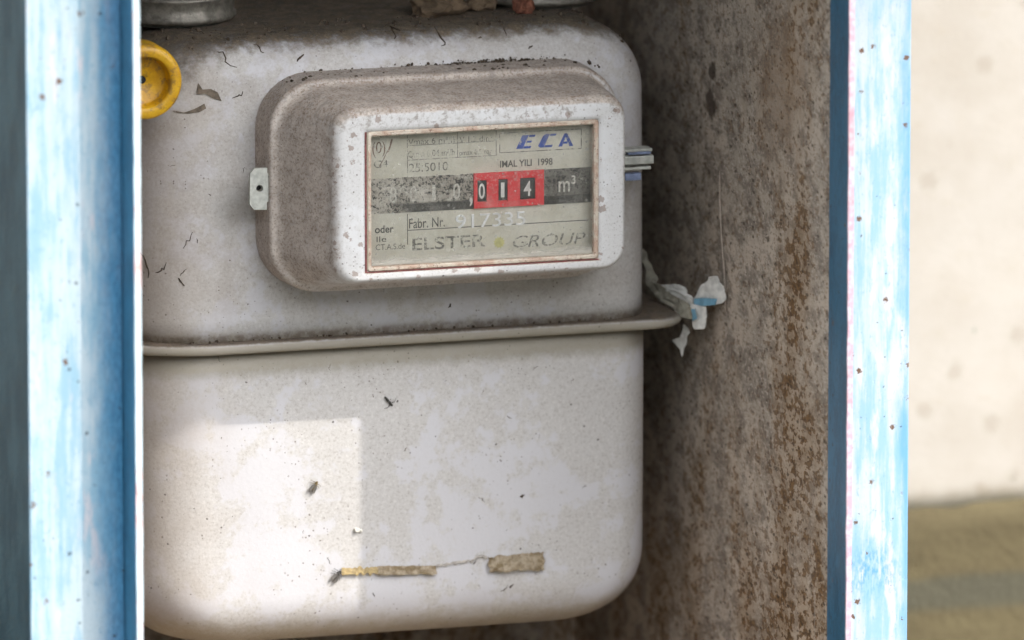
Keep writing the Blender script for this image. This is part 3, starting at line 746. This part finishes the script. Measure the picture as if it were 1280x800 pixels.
o = strip_on_body('tape_remnant', 607, 677, lambda t: 695-6*t+3*mnoise.noise(Vector((t*7, 1, 0)))+2*mnoise.noise(Vector((t*25, 1, 0))), lambda t: 713-2*t+3.5*mnoise.noise(Vector((t*5, 2, 0)))+2.2*mnoise.noise(Vector((t*22, 2, 0))), 2.0, M_tape, 48, 1)
tag(o, 'broad torn brown tape remnant right of the other on the lower shell', 'tape', 'tape remnants')
o = strip_on_body('tape_remnant', 469, 542, lambda t: 705.5+1.5*mnoise.noise(Vector((t*9, 3, 0)))+1.6*mnoise.noise(Vector((t*28, 3, 0))), lambda t: 716.5-t+1.2*mnoise.noise(Vector((t*6, 4, 0)))+.8*mnoise.noise(Vector((t*20, 4, 0))), 2.0, M_tape, 48, 2)
tag(o, 'narrow curled tan tape remnant near the dead fly below the sun patch', 'tape', 'tape remnants')
o = strip_on_body('glue_line', 424, 470, rag(3.5, 9, 6, 708, -1), rag(4, 11, 7, 716, -1), 1.1, M_tape2, 40, 5)
tag(o, 'frayed tan end of glue left of the narrow tape remnant', 'glue')
o = strip_on_body('glue_line', 543, 606, lambda t: 705-11*t+4*mnoise.noise(Vector((t*4, 8, 0)))+2*mnoise.noise(Vector((t*17, 8, 0))), lambda t: 708-11*t+4*mnoise.noise(Vector((t*4, 8, 0)))+3*mnoise.noise(Vector((t*15, 9, 0))), .35, plain('glue_trace', (0.42, 0.38, 0.34), .6, vary=.3), 40, 6)
tag(o, 'thin pale glue line joining the two brown tape remnants', 'glue')

# dead insects: one continuous lofted body with wings
def insect(px, py, length, ang, mats, label, legs=0, wing=True, fat=.3):
    x, z = BZ(px, py); p, nn = on_body(x, z); nn = nn.normalized()
    d = Vector((math.cos(ang), 0, math.sin(ang))); d = (d-nn*d.dot(nn)).normalized(); s_ = d.cross(nn)
    t = thing('dead_insect', p, label, 'insect')
    prof = [(-.5, .03), (-.46, .45), (-.3, .85), (-.1, .9), (.06, .62), (.1, .95), (.24, 1.0), (.32, .5), (.36, .72), (.46, .6), (.5, .05)]
    V, F = tube([p+d*length*a+nn*(length*fat*.55+.15) for a, r in prof], [length*fat*.55*r for a, r in prof], 10)
    mesh_obj('body', V, F, mats[0], t, True)
    if wing:
        for sg in (-1, 1):
            q = [(0.2, .1), (-.1, .42), (-.6, .5), (-.85, .28), (-.6, .08), (0, .02)]
            W = [tuple(p+d*length*a+s_*sg*length*b*.75+nn*(length*fat*(.95-.5*b)+.2)) for a, b in q]
            W += [tuple(Vector(w)+nn*.06) for w in W]
            Fw = [tuple(range(6)), tuple(range(11, 5, -1))]+[(i, (i+1) % 6, 6+(i+1) % 6, 6+i) for i in range(6)]
            mesh_obj('wing', W, Fw, mats[1], t)
    for i in range(legs):
        sg = -1 if i % 2 else 1; b = .25-.18*(i//2)
        P = [p+d*length*b+nn*length*fat*.4, p+d*length*(b+.05)+s_*sg*length*.3+nn*(length*.3), p+d*length*(b-.1*(i//2))+s_*sg*length*.62+nn*.15]
        V, F = tube(P, [.13, .1, .06], 5); mesh_obj('leg', V, F, mats[0], t)
    return t
M_bug = plain('insect_brown', (0.15, 0.10, 0.03), .5, vary=.5, size=1); M_bug2 = plain('insect_dark', (0.035, 0.032, 0.028), .5, vary=.4)
M_wing = plain('insect_wing', (0.13, 0.12, 0.11), .35, vary=.3)
insect(391, 604, 3.6, R(55), (M_bug, M_wing), 'dead brown fly stuck inside the bright sun patch', 4)
insect(419, 716, 3.8, R(48), (M_bug2, M_wing), 'dead dark fly hanging at the left end of the tape', 6)
insect(483, 499, 4.6, R(-50), (M_bug2, M_wing), 'thin dead gnat above the right corner of the sun patch', 2, False, .2)

# ------------------------------------------------------------------ crumbs, flakes and threads of dirt
def crumb(p, r, seed):
    bm = bmesh.new(); bmesh.ops.create_icosphere(bm, subdivisions=1, radius=r)
    for v in bm.verts:
        v.co *= 1+.7*mnoise.noise(v.co/r*1.1+Vector((seed*3.1, 0, 0))); v.co += Vector(p)
    bm.verts.index_update()
    V = [v.co[:] for v in bm.verts]; F = [tuple(v.index for v in f.verts) for f in bm.faces]; bm.free(); return V, F
M_crumb = plain('dirt_crumb', (0.075, 0.055, 0.038), .95, vary=.5, size=1); M_pale = plain('pale_crumb', (0.62, 0.60, 0.55), .9)
parts = []
for i in range(150):         # along the top rim of the cover
    x = rnd.uniform(-46, 70); k = rnd.random()**2
    if x > 0 and rnd.random() < .4: x = rnd.gauss(34, 9)
    zz = 94.6-.9 if -38 < x < 60 else 94.6-(.9+(abs(x-11)-49)**2/38 if abs(x-11) > 49 else .9)
    parts.append(crumb((x, -rnd.uniform(1, 12), zz+.2), .18+.75*k, i))
for i in range(260):
    x = rnd.gauss(22, 24) if i < 150 else rnd.gauss(34, 8)
    if -42 < x < 58: parts.append(crumb((x, -rnd.uniform(-.6, 2.0), 94.5+rnd.random()**3*1.2), .16+.5*rnd.random()**2, i+900))
for i in range(170):         # on the meter's top
    x = rnd.uniform(-90, 85); y = rnd.uniform(8, 34); h = bvh.ray_cast(Vector((x, y, 160)), Vector((0, 0, -1)))
    if h[0]: parts.append(crumb(h[0]+Vector((0, 0, .2)), .2+.9*rnd.random()**3, i+200))
for i in range(60):          # along the seam flange
    x = rnd.uniform(-80, 80); parts.append(crumb((x, -rnd.uniform(.6, 3), 1.0), .15+.4*rnd.random()**2, i+500))
o = mesh_obj('dirt_crumbs', *merge(parts), M_crumb, None, base=(0, 20, 95)); tag(o, 'crumbs of dark dirt lying on the meter top and rims', 'dirt', kind='stuff')
# short threads and flakes clinging to the paint (hair-thin raised marks)
parts = []
def thread(x, z, L, a, seed, w=.28):
    P = []
    for i in range(7):
        t = i/6-.5; px = x+L*t*math.cos(a)+.35*L*mnoise.noise(Vector((t*3, seed, 0))); pz = z+L*t*math.sin(a)+.35*L*mnoise.noise(Vector((t*3, seed, 7)))
        p, n = on_body(px, pz); P.append(p+n*.08)
    return tube(P, [w*.62*(.25+.75*math.sin(math.pi*(i+.5)/7))*(1+.5*mnoise.noise(Vector((i*.9, seed, 3)))) for i in range(7)], 5)
for i in range(28):
    x = rnd.uniform(-92, 88); z = rnd.uniform(-80, 88)
    if z > 0 and -58 < x < 80 and 15 < z < 97: continue
    parts.append(thread(x, z, rnd.uniform(.6, 3.2), rnd.uniform(0, 6.28), i, rnd.uniform(.1, .3)))
for (px, py, L, a, w) in ((195, 335, 9, -1.2, .5), (210, 338, 5, .9, .4), (229, 352, 4, -1, .45), (287, 78, 7, 2.3, .4), (331, 66, 4, -1, .4), (300, 120, 5, .5, .35), (232, 340, 3, .6, .3),
        (500, 45, 5, -1.4, .55), (555, 52, 6, -1.5, .5), (528, 40, 2, 0, .5), (378, 75, 3, .6, .7), (636, 43, 2.4, -1.3, .4), (663, 60, 2, .8, .5), (603, 50, 1.2, 0, .5), (560, 380, 1.5, 1, .5), (650, 619, 1.9, .5, .75),
        (591, 702, 2, 1, .3), (637, 732, 2.2, .9, .5), (628, 736, 3, .8, .25), (465, 742, 1.4, -1, .3), (236, 300, 6, .9, .3), (440, 355, 4, .2, .3)):
    x, z = BZ(px, py); parts.append(thread(x, z, L, a, px*.37, w))
o = mesh_obj('dirt_threads', *merge(parts), M_crumb, None, True, base=(0, 0, 40)); tag(o, 'dark threads and specks of dirt clinging to the meter shell', 'dirt', kind='stuff')
# pale grit on lower shell
px, pz = BZ(443, 660); p, n = on_body(px, pz)
o = mesh_obj('grit', *merge([crumb(p+n*.4, 1.1, 3), crumb(p+n*.3+Vector((1.4, 0, -.5)), .7, 5)]), M_pale, None, base=p); tag(o, 'small white crumb stuck at the lower right of the sun patch', 'crumb')
# curled flakes of peeling paint at the upper left
M_flake = plain('paint_flake', (0.15, 0.12, 0.09), .8, vary=.3)
def flake(outl, lift, label, seed):
    bm = bmesh.new(); vs = []; q = []
    for i, (ax, ay) in enumerate(outl):
        bx, by = outl[(i+1) % len(outl)]
        for t in (0, .33, .66): q.append((ax+(bx-ax)*t+1.3*mnoise.noise(Vector((ax+9*t, seed, 1))), ay+(by-ay)*t+1.3*mnoise.noise(Vector((ay+9*t, seed, 5)))))
    for px, py in q:
        x, z = BZ(px, py); p, n = on_body(x, z); vs.append(bm.verts.new(p+n*.2))
    bm.faces.new(vs); bmesh.ops.triangulate(bm, faces=bm.faces[:]); bmesh.ops.subdivide_edges(bm, edges=bm.edges[:], cuts=2, use_grid_fill=True)
    for v in bm.verts: v.co.y -= lift*(.5+mnoise.noise(Vector((v.co.x*.3, seed, v.co.z*.3))))
    bm.verts.index_update(); V = [v.co[:] for v in bm.verts]; F = [tuple(v.index for v in f.verts) for f in bm.faces]; bm.free()
    o = mesh_obj('paint_flake', V, F, M_flake, None, base=V[0]); sm = o.modifiers.new('thick', 'SOLIDIFY'); sm.thickness = .3*MM
    tag(o, label, 'flake', 'peeling paint flakes')
flake([(251, 106), (256, 114), (266, 113), (274, 117), (279, 128), (270, 125), (258, 119), (249, 120)], .4, 'dark curled paint flake right of the yellow cap', 1)
flake([(222, 141), (234, 143), (246, 138), (258, 131), (260, 137), (251, 142), (238, 144), (226, 143.5)], .35, 'long dark paint flake below the curled one by the yellow cap', 2)
# debris lying on the meter top in front of the outlet
M_leaf = plain('dry_leaf', (0.13, 0.09, 0.055), .9, vary=.4, size=4); M_redb = plain('rust_lump', (0.20, 0.075, 0.045), .9, vary=.4)
def lump(c, r, mat, name, label, cat, seed, sq=(1, 1, 1)):
    bm = bmesh.new(); bmesh.ops.create_icosphere(bm, subdivisions=3, radius=1)
    for v in bm.verts:
        v.co *= 1+.45*mnoise.noise(v.co*1.6+Vector((seed, 0, 0)))+.25*mnoise.noise(v.co*4+Vector((seed, 5, 0)))
        v.co = Vector((v.co.x*r*sq[0], v.co.y*r*sq[1], v.co.z*r*sq[2]))+Vector(c)
    bm.verts.index_update(); V = [v.co[:] for v in bm.verts]; F = [tuple(v.index for v in f.verts) for f in bm.faces]; bm.free()
    tag(mesh_obj(name, V, F, mat, None, base=(c[0], c[1], c[2]-r*sq[2])), label, cat)
lump((21, 33, 110), 9.5, M_leaf, 'dirt_clod', 'brown dirt clod lying on the meter top left of centre', 'dirt', 1, (1.05, .8, .5))
lump((38, 38, 108.5), 4.5, M_leaf, 'dirt_clod', 'small brown dirt clod between the larger clod and the rusty lump', 'dirt', 4, (1.3, .8, .6))
lump((51, 27, 109.5), 4, M_redb, 'rust_lump', 'small red rusty lump in front of the outlet pipe', 'rust', 7, (.8, .8, 1))
for o in list(SC.objects):
    if '_b' in o: del o['_b']
